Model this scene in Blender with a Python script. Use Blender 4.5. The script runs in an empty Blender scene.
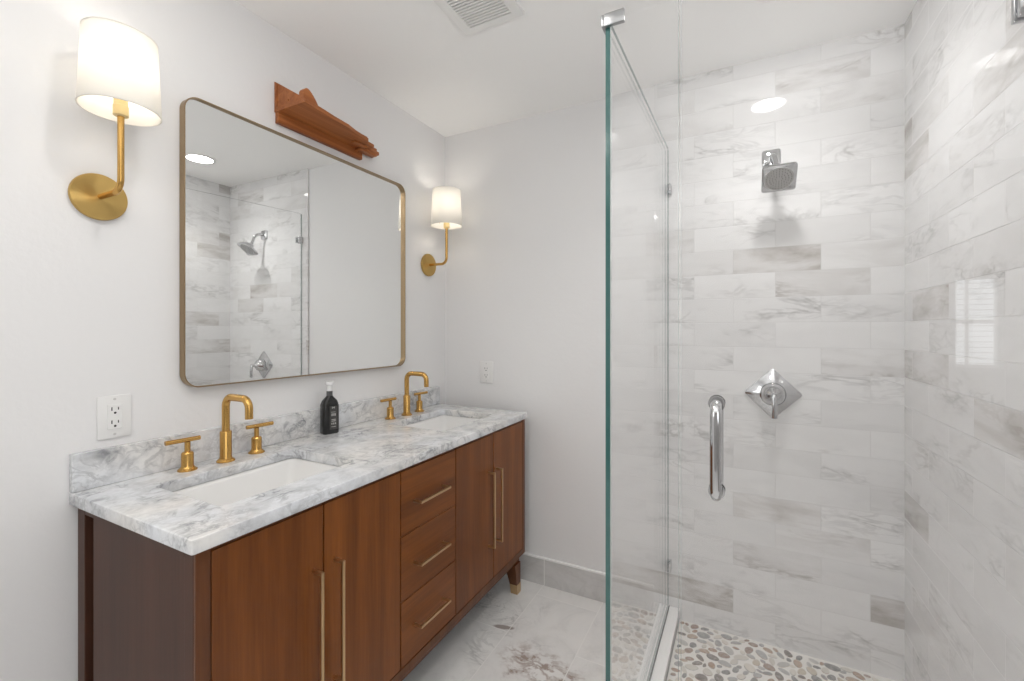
import bpy, bmesh, math, random
from mathutils import Vector, Matrix
PI = math.pi
random.seed(7)
SC = bpy.context.scene
COL = SC.collection

# ---------------------------------------------------------------- camera
cam_d = bpy.data.cameras.new('camera')
cam_d.sensor_width = 36.0
cam_d.lens = 444.18 / 1024 * 36.0
cam_d.shift_y = -10.75 / 1024
cam_d.clip_start = 0.02
cam = bpy.data.objects.new('camera', cam_d)
COL.objects.link(cam)
cam.location = (1.536, -2.1206, 1.3177)
cam.rotation_euler = (PI / 2, 0, 0.4775)
SC.camera = cam

# ---------------------------------------------------------------- world, exposure, lights
SC.view_settings.view_transform = 'Standard'
SC.view_settings.look = 'None'
SC.view_settings.gamma = 1.0
SC.view_settings.use_curve_mapping = False
SC.view_settings.exposure = 0.36
SC.cycles.max_bounces = 14
SC.cycles.diffuse_bounces = 6
SC.cycles.glossy_bounces = 6
SC.cycles.transparent_max_bounces = 24
SC.cycles.use_denoising = True

world = bpy.data.worlds.new('sky')
SC.world = world
world.use_nodes = True
wn = world.node_tree
wn.nodes.clear()
w_out = wn.nodes.new('ShaderNodeOutputWorld')
w_bg = wn.nodes.new('ShaderNodeBackground')
w_bg.inputs['Color'].default_value = (0.93, 0.97, 1.0, 1.0)      # bright overcast
w_bg.inputs['Strength'].default_value = 2.3
wn.links.new(w_bg.outputs[0], w_out.inputs[0])


def area(name, loc, rot, sx, sy, power, color=(1, 1, 1)):
    d = bpy.data.lights.new(name, 'AREA')
    d.shape = 'RECTANGLE'
    d.size, d.size_y = sx, sy
    d.energy = power
    d.color = color
    o = bpy.data.objects.new(name, d)
    COL.objects.link(o)
    o.location, o.rotation_euler = loc, rot
    return o


# added soft fill with no real source, behind and right of the camera
area('added_fill_right', (3.30, -2.9, 1.6), (0, PI / 2, 0), 1.5, 1.5, 12, (0.96, 0.98, 1.0))
# second added fill behind the camera, left side, no window there
area('added_fill_left', (0.06, -3.15, 1.6), (0, -PI / 2, 0), 1.3, 1.2, 9, (0.97, 0.985, 1.0))
# added upward fill that brightens the ceiling beside the camera
area('added_fill_up', (1.75, -2.35, 1.75), (PI, 0, 0), 0.35, 0.35, 12, (1.0, 0.985, 0.97))
CAN_SHOWER, CAN_ADDED, BULB = 24.0, 66.0, 14.0


# the downlight over the shower throws most of its light straight down
sp_d = bpy.data.lights.new('shower_downlight', 'SPOT')
sp_d.energy = 20.0
sp_d.color = (1.0, 0.985, 0.965)
sp_d.spot_size = math.radians(128)
sp_d.spot_blend = 1.0
sp_d.shadow_soft_size = 0.055
sp_o = bpy.data.objects.new('shower_downlight', sp_d)
COL.objects.link(sp_o)
sp_o.location = (1.652, -0.455, 2.425)


# ---------------------------------------------------------------- node helper
class NT:
    def __init__(self, name):
        self.mat = bpy.data.materials.new(name)
        self.mat.use_nodes = True
        self.t = self.mat.node_tree
        self.t.nodes.clear()
        self.out = self.t.nodes.new('ShaderNodeOutputMaterial')

    def n(self, typ, ins=None, **kw):
        nd = self.t.nodes.new(typ)
        for k, v in kw.items():
            setattr(nd, k, v)
        for k, v in (ins or {}).items():
            self.set(nd, k, v)
        return nd

    def set(self, nd, k, v):
        s = nd.inputs[k]
        if hasattr(v, 'is_output') or isinstance(v, bpy.types.NodeSocket):
            self.t.links.new(v, s)
        else:
            s.default_value = v

    def m(self, op, a, b=0.0, c=0.0):
        nd = self.n('ShaderNodeMath', operation=op)
        for i, v in enumerate((a, b, c)):
            if len(nd.inputs) > i:
                self.set(nd, i, v)
        return nd.outputs[0]

    def vm(self, op, a, b=None):
        nd = self.n('ShaderNodeVectorMath', operation=op)
        self.set(nd, 0, a)
        if b is not None:
            self.set(nd, 1, b)
        return nd.outputs[0]

    def mr(self, v, a, b, c=0.0, d=1.0, smooth=True):
        nd = self.n('ShaderNodeMapRange', {0: v, 1: a, 2: b, 3: c, 4: d})
        if smooth:
            nd.interpolation_type = 'SMOOTHSTEP'
        return nd.outputs[0]

    def mix(self, f, a, b):
        nd = self.n('ShaderNodeMix', data_type='RGBA')
        self.set(nd, 0, f)
        self.set(nd, 6, a)
        self.set(nd, 7, b)
        return nd.outputs[2]

    def noise(self, vec, scale, detail=4.0, rough=0.55, dist=0.0):
        return self.n('ShaderNodeTexNoise', {'Vector': vec, 'Scale': scale, 'Detail': detail,
                                             'Roughness': rough, 'Distortion': dist}).outputs[0]

    def obj(self):
        return self.n('ShaderNodeTexCoord').outputs['Object']

    def xyz(self, v):
        return self.n('ShaderNodeSeparateXYZ', {0: v}).outputs

    def comb(self, x, y, z):
        return self.n('ShaderNodeCombineXYZ', {0: x, 1: y, 2: z}).outputs[0]

    def vein(self, vec, scale, width, dist=1.0, detail=5.0):
        f = self.noise(vec, scale, detail, 0.55, dist)
        return self.mr(self.m('ABSOLUTE', self.m('SUBTRACT', f, 0.5)), 0.0, width, 1.0, 0.0)

    def bump(self, h, dist, strength=1.0):
        return self.n('ShaderNodeBump', {'Height': h, 'Distance': dist, 'Strength': strength}).outputs[0]

    def pbr(self, color, rough=0.5, metal=0.0, normal=None, **kw):
        b = self.n('ShaderNodeBsdfPrincipled', {'Base Color': color, 'Roughness': rough, 'Metallic': metal})
        if normal is not None:
            self.set(b, 'Normal', normal)
        for k, v in kw.items():
            self.set(b, k, v)
        self.t.links.new(b.outputs[0], self.out.inputs[0])
        return b


def c4(r, g, b):
    return (r, g, b, 1.0)


def m_plain(name, col, rough=0.5, metal=0.0, **kw):
    t = NT(name)
    t.pbr(c4(*col), rough, metal, **kw)
    return t.mat


def m_paint(name, col, scale=55.0, d=0.0012):
    t = NT(name)
    h = t.noise(t.obj(), scale, 3.0)
    h2 = t.noise(t.obj(), 9.0, 2.0)
    hh = t.m('ADD', h, t.m('MULTIPLY', h2, 1.6))
    t.pbr(c4(*col), 0.55, 0.0, t.bump(hh, d, 0.5))
    return t.mat


def m_tile(name, axis, u0, z0, pitch_z=0.1028, pitch_u=0.309):
    """polished marble subway tile in half bond"""
    t = NT(name)
    x = t.xyz(t.obj())
    u, z = x[axis], x[2]
    r = t.m('DIVIDE', t.m('SUBTRACT', z, z0), pitch_z)
    row = t.m('FLOOR', r)
    fr = t.m('SUBTRACT', r, row)
    par = t.m('FLOORED_MODULO', row, 2.0)
    c = t.m('ADD', t.m('DIVIDE', t.m('SUBTRACT', u, u0), pitch_u), t.m('MULTIPLY', par, 0.5))
    colm = t.m('FLOOR', c)
    fc = t.m('SUBTRACT', c, colm)
    wn_ = t.n('ShaderNodeTexWhiteNoise', {'Vector': t.comb(colm, row, 3.7 + axis)}, noise_dimensions='3D')
    rnd = wn_.outputs['Value']
    rc = t.xyz(wn_.outputs['Color'])
    dz = t.m('MULTIPLY', t.m('MINIMUM', fr, t.m('SUBTRACT', 1.0, fr)), pitch_z)
    du = t.m('MULTIPLY', t.m('MINIMUM', fc, t.m('SUBTRACT', 1.0, fc)), pitch_u)
    grout = t.mr(t.m('MINIMUM', dz, du), 0.0006, 0.0017, 1.0, 0.0)
    flip = t.m('SUBTRACT', t.m('MULTIPLY', t.m('GREATER_THAN', rc[2], 0.45), 2.0), 1.0)
    p = t.vm('ADD', t.comb(t.m('MULTIPLY', t.m('ADD', u, t.m('MULTIPLY', z, 0.35)), t.m('MULTIPLY', flip, 0.55)), t.m('MULTIPLY', z, 1.5), 0.0),
             t.vm('MULTIPLY', wn_.outputs['Color'], (37.0, 23.0, 11.0)))
    cloud = t.noise(p, 6.0, 7.0, 0.62, 0.6)
    cl = t.mr(cloud, 0.40, 0.72)
    gate = t.mr(t.noise(p, 4.5, 4.0), 0.46, 0.66)
    v1 = t.m('MULTIPLY', t.vein(p, 4.2, 0.035, 0.9, 7.0), gate)
    v2 = t.m('MULTIPLY', t.vein(p, 13.0, 0.06, 0.7), gate)
    dark = t.mr(rc[0], 0.75, 0.98)               # a few slabs are grey all over
    f = t.m('ADD', t.m('MULTIPLY', cl, t.m('ADD', 0.13, t.m('MULTIPLY', dark, 0.42))),
            t.m('ADD', t.m('MULTIPLY', v1, 0.40), t.m('MULTIPLY', v2, 0.32)))
    v3 = t.vein(t.vm('MULTIPLY', p, (0.8, 1.7, 1.0)), 3.2, 0.10, 0.5, 8.0)
    f = t.m('ADD', f, t.m('MULTIPLY', dark, t.m('ADD', 0.14, t.m('MULTIPLY', v3, 0.34))))
    f = t.m('ADD', f, t.m('MULTIPLY', rc[1], 0.16))
    grey = t.mix(t.mr(rnd, 0.6, 1.0), c4(0.42, 0.415, 0.412), c4(0.43, 0.40, 0.375))
    colr = t.mix(f, c4(0.80, 0.797, 0.797), grey)
    colr = t.mix(t.m('MULTIPLY', grout, 0.75), colr, c4(0.60, 0.595, 0.59))
    t.pbr(colr, t.m('ADD', 0.035, t.m('MULTIPLY', grout, 0.5)), 0.0,
          t.bump(grout, -0.0012, 0.5), **{'Specular IOR Level': 0.55})
    return t.mat


def m_floor_tile():
    t = NT('floor_marble')
    x = t.xyz(t.obj())
    r = t.m('DIVIDE', t.m('SUBTRACT', x[0], 0.628), 0.312)
    row = t.m('FLOOR', r)
    fr = t.m('SUBTRACT', r, row)
    par = t.m('FLOORED_MODULO', row, 2.0)
    c = t.m('ADD', t.m('DIVIDE', t.m('SUBTRACT', x[1], -0.72), 0.622), t.m('MULTIPLY', par, 0.5))
    colm = t.m('FLOOR', c)
    fc = t.m('SUBTRACT', c, colm)
    wn_ = t.n('ShaderNodeTexWhiteNoise', {'Vector': t.comb(colm, row, 9.3)}, noise_dimensions='3D')
    rc = t.xyz(wn_.outputs['Color'])
    d1 = t.m('MULTIPLY', t.m('MINIMUM', fr, t.m('SUBTRACT', 1.0, fr)), 0.312)
    d2 = t.m('MULTIPLY', t.m('MINIMUM', fc, t.m('SUBTRACT', 1.0, fc)), 0.622)
    grout = t.mr(t.m('MINIMUM', d1, d2), 0.0012, 0.0024, 1.0, 0.0)
    p = t.vm('ADD', t.comb(x[0], x[1], 0.0), t.vm('MULTIPLY', wn_.outputs['Color'], (17.0, 29.0, 5.0)))
    cl = t.mr(t.noise(p, 4.5, 6.0, 0.62, 1.0), 0.42, 0.78)
    gate = t.mr(t.noise(p, 3.0, 2.0), 0.45, 0.65)
    v = t.m('MULTIPLY', t.vein(p, 4.0, 0.035, 1.8), gate)
    v2 = t.m('MULTIPLY', t.vein(p, 11.0, 0.05, 1.4), t.m('MULTIPLY', gate, 0.5))
    f = t.m('ADD', t.m('MULTIPLY', cl, 0.30), t.m('ADD', t.m('MULTIPLY', v, 0.45), t.m('MULTIPLY', v2, 0.5)))
    colr = t.mix(f, c4(0.80, 0.79, 0.775), c4(0.36, 0.355, 0.35))
    # the one rust-brown vein cluster in the slab in front of the drawers
    q = t.vm('SUBTRACT', t.comb(x[0], x[1], 0.0), (0.835, -0.545, 0.0))
    wob = t.noise(t.comb(x[0], x[1], 2.0), 9.0, 5.0, 0.6, 0.6)
    dist = t.m('ADD', t.n('ShaderNodeVectorMath', {0: t.vm('MULTIPLY', q, (0.8, 1.25, 0.0))}, operation='LENGTH').outputs['Value'],
               t.m('MULTIPLY', t.m('SUBTRACT', wob, 0.5), 0.30))
    blot = t.mr(dist, 0.03, 0.16, 1.0, 0.0)
    br = t.m('MULTIPLY', blot, t.m('ADD', t.m('MULTIPLY', t.vein(t.comb(x[0], t.m('MULTIPLY', x[1], 1.8), 4.0), 11.0, 0.09, 0.6), 0.8), t.mr(t.noise(t.comb(x[0], x[1], 5.0), 26.0, 4.0), 0.50, 0.66)))
    colr = t.mix(t.m('MULTIPLY', t.m('MINIMUM', br, 1.0), 0.85), colr, c4(0.30, 0.22, 0.18))
    q2 = t.xyz(t.vm('SUBTRACT', t.comb(x[0], x[1], 0.0), (0.588, -0.393, 0.0)))
    al = t.m('ADD', t.m('MULTIPLY', q2[0], 0.973), t.m('MULTIPLY', q2[1], 0.232))
    ac = t.m('ADD', t.m('MULTIPLY', q2[0], -0.232), t.m('MULTIPLY', q2[1], 0.973))
    d3 = t.m('ADD', t.n('ShaderNodeVectorMath', {0: t.comb(t.m('MULTIPLY', al, 0.45), t.m('MULTIPLY', ac, 1.6), 0.0)}, operation='LENGTH').outputs['Value'],
             t.m('MULTIPLY', t.m('SUBTRACT', wob, 0.5), 0.05))
    colr = t.mix(t.m('MULTIPLY', t.mr(d3, 0.018, 0.030, 1.0, 0.0), 0.75), colr, c4(0.20, 0.145, 0.125))
    colr = t.mix(t.m('MULTIPLY', grout, 0.8), colr, c4(0.78, 0.77, 0.75))
    t.pbr(colr, t.m('ADD', 0.16, t.m('MULTIPLY', grout, 0.4)), 0.0, t.bump(grout, -0.001, 0.4))
    return t.mat


def m_carrara(name='carrara_marble'):
    t = NT(name)
    p = t.vm('MULTIPLY', t.obj(), (1.0, 0.8, 1.0))
    cl = t.mr(t.noise(p, 13.0, 8.0, 0.68, 0.5), 0.38, 0.68)
    cl2 = t.mr(t.noise(p, 34.0, 6.0, 0.65, 0.4), 0.42, 0.70)
    v = t.m('MULTIPLY', t.vein(p, 16.0, 0.06, 0.9, 7.0), t.mr(t.noise(p, 7.0, 3.0), 0.40, 0.62))
    v2 = t.m('MULTIPLY', t.vein(p, 45.0, 0.09, 0.8, 4.0), t.mr(t.noise(p, 11.0, 2.0), 0.45, 0.65))
    f = t.m('ADD', t.m('ADD', t.m('MULTIPLY', cl, 0.34), t.m('MULTIPLY', cl2, 0.14)), t.m('ADD', t.m('MULTIPLY', v, 0.46), t.m('MULTIPLY', v2, 0.26)))
    warm = t.mix(t.mr(t.noise(p, 4.0, 3.0), 0.35, 0.65), c4(0.80, 0.785, 0.76), c4(0.745, 0.765, 0.795))
    colr = t.mix(t.m('MINIMUM', f, 1.0), warm, c4(0.24, 0.245, 0.26))
    t.pbr(colr, 0.16)
    return t.mat


def m_grey_marble():
    t = NT('grey_marble')
    p = t.obj()
    x = t.xyz(p)
    cl = t.mr(t.noise(p, 6.0, 6.0, 0.6, 1.0), 0.35, 0.75)
    v = t.vein(p, 5.0, 0.04, 1.5)
    f = t.m('ADD', t.m('MULTIPLY', cl, 0.6), t.m('MULTIPLY', v, 0.2))
    colr = t.mix(f, c4(0.66, 0.65, 0.64), c4(0.47, 0.46, 0.45))
    fx = t.m('FRACT', t.m('DIVIDE', t.m('SUBTRACT', x[0], 0.632), 0.612))
    g = t.mr(t.m('MINIMUM', fx, t.m('SUBTRACT', 1.0, fx)), 0.0030, 0.0045, 1.0, 0.0)
    colr = t.mix(g, colr, c4(0.80, 0.79, 0.77))
    t.pbr(colr, 0.15)
    return t.mat


def m_wood(name, dirn, light=c4(0.240, 0.078, 0.0155), dark=c4(0.118, 0.034, 0.0065), rough=0.28, stretch=16.0):
    """walnut; the grain runs along axis dirn"""
    t = NT(name)
    rnd = t.n('ShaderNodeObjectInfo').outputs['Random']
    s = [stretch] * 3
    s[dirn] = 1.0
    p = t.vm('ADD', t.vm('MULTIPLY', t.obj(), tuple(s)), t.vm('MULTIPLY', t.comb(rnd, rnd, rnd), (19.0, 31.0, 13.0)))
    g1 = t.noise(p, 1.0, 5.0, 0.6, 0.5)
    s2 = [stretch * 8] * 3
    s2[dirn] = 5.0
    g2 = t.noise(t.vm('MULTIPLY', t.obj(), tuple(s2)), 1.0, 3.0, 0.6)
    f = t.m('ADD', t.mr(g1, 0.18, 0.84), t.m('MULTIPLY', t.m('SUBTRACT', g2, 0.5), 0.75))
    colr = t.mix(t.m('ADD', f, t.m('MULTIPLY', t.m('SUBTRACT', rnd, 0.5), 0.25)), dark, light)
    t.pbr(colr, rough, 0.0, t.bump(g2, 0.0003, 0.4), **{'Specular IOR Level': 0.28})
    return t.mat


def m_brass(name, col=(0.80, 0.50, 0.17), rough=0.26, radial=None):
    t = NT(name)
    g = t.noise(t.vm('MULTIPLY', t.obj(), (40, 40, 400)), 1.0, 2.0)
    kw = {}
    b = t.pbr(c4(*col), t.m('ADD', rough - 0.01, t.m('MULTIPLY', g, 0.02)), 1.0)
    if radial:
        tg = t.n('ShaderNodeTangent', direction_type='RADIAL', axis=radial)
        t.set(b, 'Tangent', tg.outputs[0])
        t.set(b, 'Anisotropic', 0.85)
    return t.mat


def m_glass():
    """clear pane: light passes straight through, each face mirrors by its Fresnel term"""
    t = NT('clear_glass')
    g = t.n('ShaderNodeNewGeometry')
    dp = t.n('ShaderNodeVectorMath', {0: g.outputs['Incoming'], 1: g.outputs['Normal']}, operation='DOT_PRODUCT').outputs['Value']
    cs = t.m('ABSOLUTE', dp)
    f = t.m('ADD', 0.04, t.m('MULTIPLY', 0.96, t.m('POWER', t.m('SUBTRACT', 1.0, cs), 5.0)))
    tr = t.n('ShaderNodeBsdfTransparent', {0: c4(0.996, 0.997, 0.9968)})
    gl = t.n('ShaderNodeBsdfAnisotropic', {'Color': c4(1, 1, 1), 'Roughness': 0.0})
    mx = t.n('ShaderNodeMixShader', {0: f, 1: tr.outputs[0], 2: gl.outputs[0]})
    t.t.links.new(mx.outputs[0], t.out.inputs[0])
    return t.mat


def m_emit(name, col, strength):
    t = NT(name)
    e = t.n('ShaderNodeEmission', {0: c4(*col), 1: strength})
    t.t.links.new(e.outputs[0], t.out.inputs[0])
    return t.mat


def m_shade():
    t = NT('white_linen')
    x = t.vm('MULTIPLY', t.obj(), (700, 700, 700))
    h = t.noise(x, 1.0, 2.0)
    nrm = t.bump(h, 0.0003, 0.3)
    d = t.n('ShaderNodeBsdfDiffuse', {0: c4(0.84, 0.83, 0.80), 'Normal': nrm})
    tl = t.n('ShaderNodeBsdfTranslucent', {0: c4(0.86, 0.845, 0.81)})
    mx = t.n('ShaderNodeMixShader', {0: 0.42, 1: d.outputs[0], 2: tl.outputs[0]})
    t.t.links.new(mx.outputs[0], t.out.inputs[0])
    return t.mat


def m_pebble():
    t = NT('river_pebble')
    rnd = t.n('ShaderNodeNewGeometry').outputs['Random Per Island']
    rp = t.n('ShaderNodeValToRGB', {0: rnd})
    cr = rp.color_ramp
    cr.interpolation = 'CONSTANT'
    cols = [(0.58, 0.55, 0.50), (0.22, 0.215, 0.21), (0.34, 0.33, 0.325), (0.36, 0.25, 0.185), (0.64, 0.60, 0.54), (0.29, 0.285, 0.28),
            (0.42, 0.32, 0.25), (0.47, 0.455, 0.44), (0.19, 0.165, 0.15), (0.52, 0.46, 0.38), (0.39, 0.385, 0.385), (0.30, 0.215, 0.175)]
    cr.elements[0].color = c4(*cols[0])
    cr.elements[1].position = 1 / len(cols)
    cr.elements[1].color = c4(*cols[1])
    for i in range(2, len(cols)):
        e = cr.elements.new(i / len(cols))
        e.color = c4(*cols[i])
    n = t.noise(t.obj(), 90.0, 4.0)
    colr = t.mix(t.mr(n, 0.35, 0.75, 0.0, 0.35), rp.outputs[0], c4(0.62, 0.6, 0.57))
    t.pbr(colr, 0.35)
    return t.mat


M = {}
M['paint'] = m_paint('wall_paint', (0.79, 0.785, 0.785))
M['paint_room'] = m_paint('taupe_wall_paint', (0.40, 0.39, 0.38))
M['ceiling'] = m_paint('ceiling_paint', (0.93, 0.925, 0.915), 70.0, 0.0006)
M['tile_back'] = m_tile('marble_tile_back', 0, 1.6577, 1.2452)
M['tile_right'] = m_tile('marble_tile_right', 1, -0.2505, 1.0396)
M['floor'] = m_floor_tile()
M['carrara'] = m_carrara()
M['grey_marble'] = m_grey_marble()
M['bullnose'] = m_plain('white_bullnose', (0.88, 0.875, 0.865), 0.25)
M['quartz'] = m_plain('white_quartz', (0.84, 0.835, 0.825), 0.2)
M['wood_v'] = m_wood('walnut_upright_grain', 2)
M['wood_h'] = m_wood('walnut_level_grain', 1)
M['wood_frame'] = m_wood('walnut_frame', 2, c4(0.17, 0.060, 0.020), c4(0.075, 0.026, 0.010))
M['wood_shaded'] = m_wood('walnut_shaded', 2, c4(0.082, 0.033, 0.019), c4(0.048, 0.019, 0.011), 0.42)  # same walnut, darkened to paint in the weaker light on the ends
M['dark'] = m_plain('gap_shade', (0.012, 0.009, 0.008), 0.8)  # near-black colour standing for shade in the door gaps and end recess
M['mahogany'] = m_wood('red_brown_ledge_wood', 1, c4(0.46, 0.165, 0.052), c4(0.24, 0.072, 0.020), 0.45, 40.0)
M['brass'] = m_brass('satin_brass', (0.62, 0.37, 0.115))
M['brass_pale'] = m_brass('pale_brass', (0.62, 0.44, 0.25), 0.32)
M['brass_disc'] = m_brass('spun_brass', (0.55, 0.37, 0.13), 0.30, 'X')
M['mirror_frame'] = m_brass('brushed_bronze_frame', (0.35, 0.255, 0.15), 0.34)
M['mirror'] = m_plain('mirror_silver', (0.90, 0.91, 0.905), 0.0, 1.0)
M['chrome'] = m_plain('polished_chrome', (0.60, 0.605, 0.615), 0.06, 1.0)
M['seal'] = m_plain('grey_seal', (0.10, 0.10, 0.10), 0.4)
M['nozzle'] = m_plain('dark_nozzle_rubber', (0.05, 0.05, 0.055), 0.5)
M['steel'] = m_plain('satin_chrome', (0.40, 0.405, 0.41), 0.3, 1.0)
M['spray'] = m_plain('satin_spray_plate', (0.62, 0.625, 0.63), 0.3, 1.0)
M['glass'] = m_glass()
M['edge'] = m_plain('green_glass_edge', (0.036, 0.118, 0.110), 0.10, 0.0, **{'Specular IOR Level': 0.8})
M['edge_pale'] = m_plain('pale_glass_edge', (0.60, 0.66, 0.65), 0.1, 0.0)
M['porcelain'] = m_plain('white_porcelain', (0.76, 0.755, 0.745), 0.08)
M['plastic'] = m_plain('white_plastic', (0.80, 0.795, 0.785), 0.3)
M['plastic_dim'] = m_plain('pale_screw', (0.60, 0.59, 0.58), 0.4)
M['slot'] = m_plain('socket_slot', (0.02, 0.02, 0.02), 0.7)
M['bottle'] = m_plain('black_bottle', (0.012, 0.012, 0.012), 0.18)
M['label_mark'] = m_plain('silver_print', (0.42, 0.41, 0.39), 0.5)
M['label_field'] = m_plain('charcoal_label', (0.045, 0.043, 0.040), 0.5)
M['cap_clear'] = m_plain('milky_cap', (0.80, 0.80, 0.80), 0.2)
M['bottle_neck'] = m_plain('grey_neck', (0.10, 0.10, 0.10), 0.4)
M['shade'] = m_shade()
M['bulb'] = m_emit('lit_bulb', (1.0, 0.93, 0.84), BULB)
M['can_shower'] = m_emit('lit_lens', (1.0, 0.985, 0.965), CAN_SHOWER)
M['can_added'] = m_emit('lit_lens_added', (1.0, 0.975, 0.945), CAN_ADDED)  # lens of the two added, unseen room lights
M['pebble'] = m_pebble()
M['pebble_grout'] = m_plain('pale_grout', (0.74, 0.72, 0.69), 0.7)
M['vent_white'] = m_plain('vent_white', (0.82, 0.815, 0.80), 0.4)
M['vent_dark'] = m_plain('vent_shade', (0.03, 0.025, 0.022), 0.8)  # painted shade behind the grille
M['socket_ivory'] = m_plain('ivory_socket', (0.80, 0.62, 0.30), 0.4)


# ---------------------------------------------------------------- mesh helpers
def new():
    return bmesh.new()


def box(bm, lo, hi, bev=0.0, seg=2, mat=0):
    vs = [bm.verts.new((x, y, z)) for z in (lo[2], hi[2]) for y in (lo[1], hi[1]) for x in (lo[0], hi[0])]
    fs = [bm.faces.new([vs[i] for i in f]) for f in
          ((0, 2, 3, 1), (4, 5, 7, 6), (0, 1, 5, 4), (2, 6, 7, 3), (0, 4, 6, 2), (1, 3, 7, 5))]
    for f in fs:
        f.material_index = mat
    if bev > 0:
        es = list({e for f in fs for e in f.edges})
        r = bmesh.ops.bevel(bm, geom=es, offset=bev, segments=seg, profile=0.5, affect='EDGES')
        for f in r['faces']:
            f.material_index = mat
    return vs


def frame_axes(d):
    d = Vector(d).normalized()
    a = Vector((0, 0, 1)) if abs(d.z) < 0.9 else Vector((1, 0, 0))
    u = d.cross(a).normalized()
    return u, d.cross(u).normalized()


def loft(bm, rings, cap0=True, cap1=True, closed=True, mat=0):
    R = [[bm.verts.new(p) for p in r] for r in rings]
    n = len(R[0])
    fs = []
    for a, b in zip(R, R[1:]):
        for i in range(n if closed else n - 1):
            j = (i + 1) % n
            fs.append(bm.faces.new((a[i], a[j], b[j], b[i])))
    if cap0:
        fs.append(bm.faces.new(R[0][::-1]))
    if cap1:
        fs.append(bm.faces.new(R[-1]))
    for f in fs:
        f.material_index = mat
    return R


def ring(c, d, r, n=24):
    u, v = frame_axes(d)
    c = Vector(c)
    return [c + u * (r * math.cos(2 * PI * i / n)) + v * (r * math.sin(2 * PI * i / n)) for i in range(n)]


def cyl(bm, a, b, r, r2=None, n=24, mat=0):
    d = Vector(b) - Vector(a)
    loft(bm, [ring(a, d, r, n), ring(b, d, r if r2 is None else r2, n)], mat=mat)


def lathe(bm, base, axis, prof, n=32, cap0=True, cap1=True, mat=0):
    base = Vector(base)
    ax = Vector(axis).normalized()
    loft(bm, [ring(base + ax * h, ax, max(r, 1e-5), n) for r, h in prof], cap0, cap1, mat=mat)


def arc(c, a0, a1, r, u, v, n=8):
    c, u, v = Vector(c), Vector(u), Vector(v)
    return [c + u * (r * math.cos(a0 + (a1 - a0) * i / n)) + v * (r * math.sin(a0 + (a1 - a0) * i / n)) for i in range(n + 1)]


def tube(bm, pts, r, n=16, mat=0):
    pts = [Vector(p) for p in pts]
    rings = []
    t0 = (pts[1] - pts[0]).normalized()
    u, v = frame_axes(t0)
    prev = t0
    for i, p in enumerate(pts):
        if i == 0:
            t = t0
        elif i == len(pts) - 1:
            t = (pts[-1] - pts[-2]).normalized()
        else:
            t = ((pts[i + 1] - p).normalized() + (p - pts[i - 1]).normalized()).normalized()
        q = prev.rotation_difference(t)
        u, v = q @ u, q @ v
        prev = t
        rr = r[i] if isinstance(r, (list, tuple)) else r
        rings.append([p + u * (rr * math.cos(2 * PI * k / n)) + v * (rr * math.sin(2 * PI * k / n)) for k in range(n)])
    loft(bm, rings, mat=mat)


def rrect(cx, cy, hx, hy, r, n=6):
    out = []
    for sx, sy, a in ((1, 1, 0), (-1, 1, PI / 2), (-1, -1, PI), (1, -1, 1.5 * PI)):
        for i in range(n + 1):
            t = a + (PI / 2) * i / n
            out.append((cx + sx * (hx - r) + r * math.cos(t), cy + sy * (hy - r) + r * math.sin(t)))
    return out


def prism(bm, poly, lo, hi, axis, mat=0):
    """extrude a 2-D outline along axis 0, 1 or 2"""
    def P(a, b, h):
        return {0: (h, a, b), 1: (a, h, b), 2: (a, b, h)}[axis]
    loft(bm, [[P(a, b, lo) for a, b in poly], [P(a, b, hi) for a, b in poly]], mat=mat)


def link(name, me_or_bm, mats, parent=None, smooth=True, angle=0.6):
    if isinstance(me_or_bm, bmesh.types.BMesh):
        bmesh.ops.recalc_face_normals(me_or_bm, faces=me_or_bm.faces[:])
        me = bpy.data.meshes.new(name)
        me_or_bm.to_mesh(me)
        me_or_bm.free()
    else:
        me = me_or_bm
    if not isinstance(mats, (list, tuple)):
        mats = [mats]
    for m in mats:
        me.materials.append(m)
    if smooth and len(me.polygons):
        me.shade_smooth()
        me.set_sharp_from_angle(angle=angle)
    o = bpy.data.objects.new(name, me)
    COL.objects.link(o)
    if parent is not None:
        adopt(o, parent)
    return o


def world_of(o):
    m = o.matrix_basis.copy()
    if o.parent is not None:
        return world_of(o.parent) @ o.matrix_parent_inverse @ m
    return m


def adopt(o, parent):
    o.parent = parent
    o.matrix_parent_inverse = world_of(parent).inverted()


def tag(o, label, cat, group=None):
    o['label'] = label
    o['category'] = cat
    if group:
        o['group'] = group
    return o


def thing(name, loc, label, cat, group=None):
    o = bpy.data.objects.new(name, None)
    o.empty_display_size = 0.05
    COL.objects.link(o)
    o.location = loc
    return tag(o, label, cat, group)


def copy_tree(o, parent=None):
    c = o.copy()
    COL.objects.link(c)
    if parent is not None:
        c.parent = parent
    for ch in list(o.children):
        copy_tree(ch, c)
    return c


def struct(name, bm, mats, label=None, smooth=False):
    o = link(name, bm, mats, smooth=smooth)
    o['kind'] = 'structure'
    if label:
        o['label'] = label
        o['category'] = name.split('_')[0]
    return o


# ---------------------------------------------------------------- the room
W, H = 2.076, 2.44            # shower's right wall, ceiling
XR, YR = 3.35, -4.0           # far right wall and rear wall, behind the camera
YS = -1.14                    # end of the shower's tiled right wall
TE = 1.178                    # left edge of the shower tile on the back wall

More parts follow.
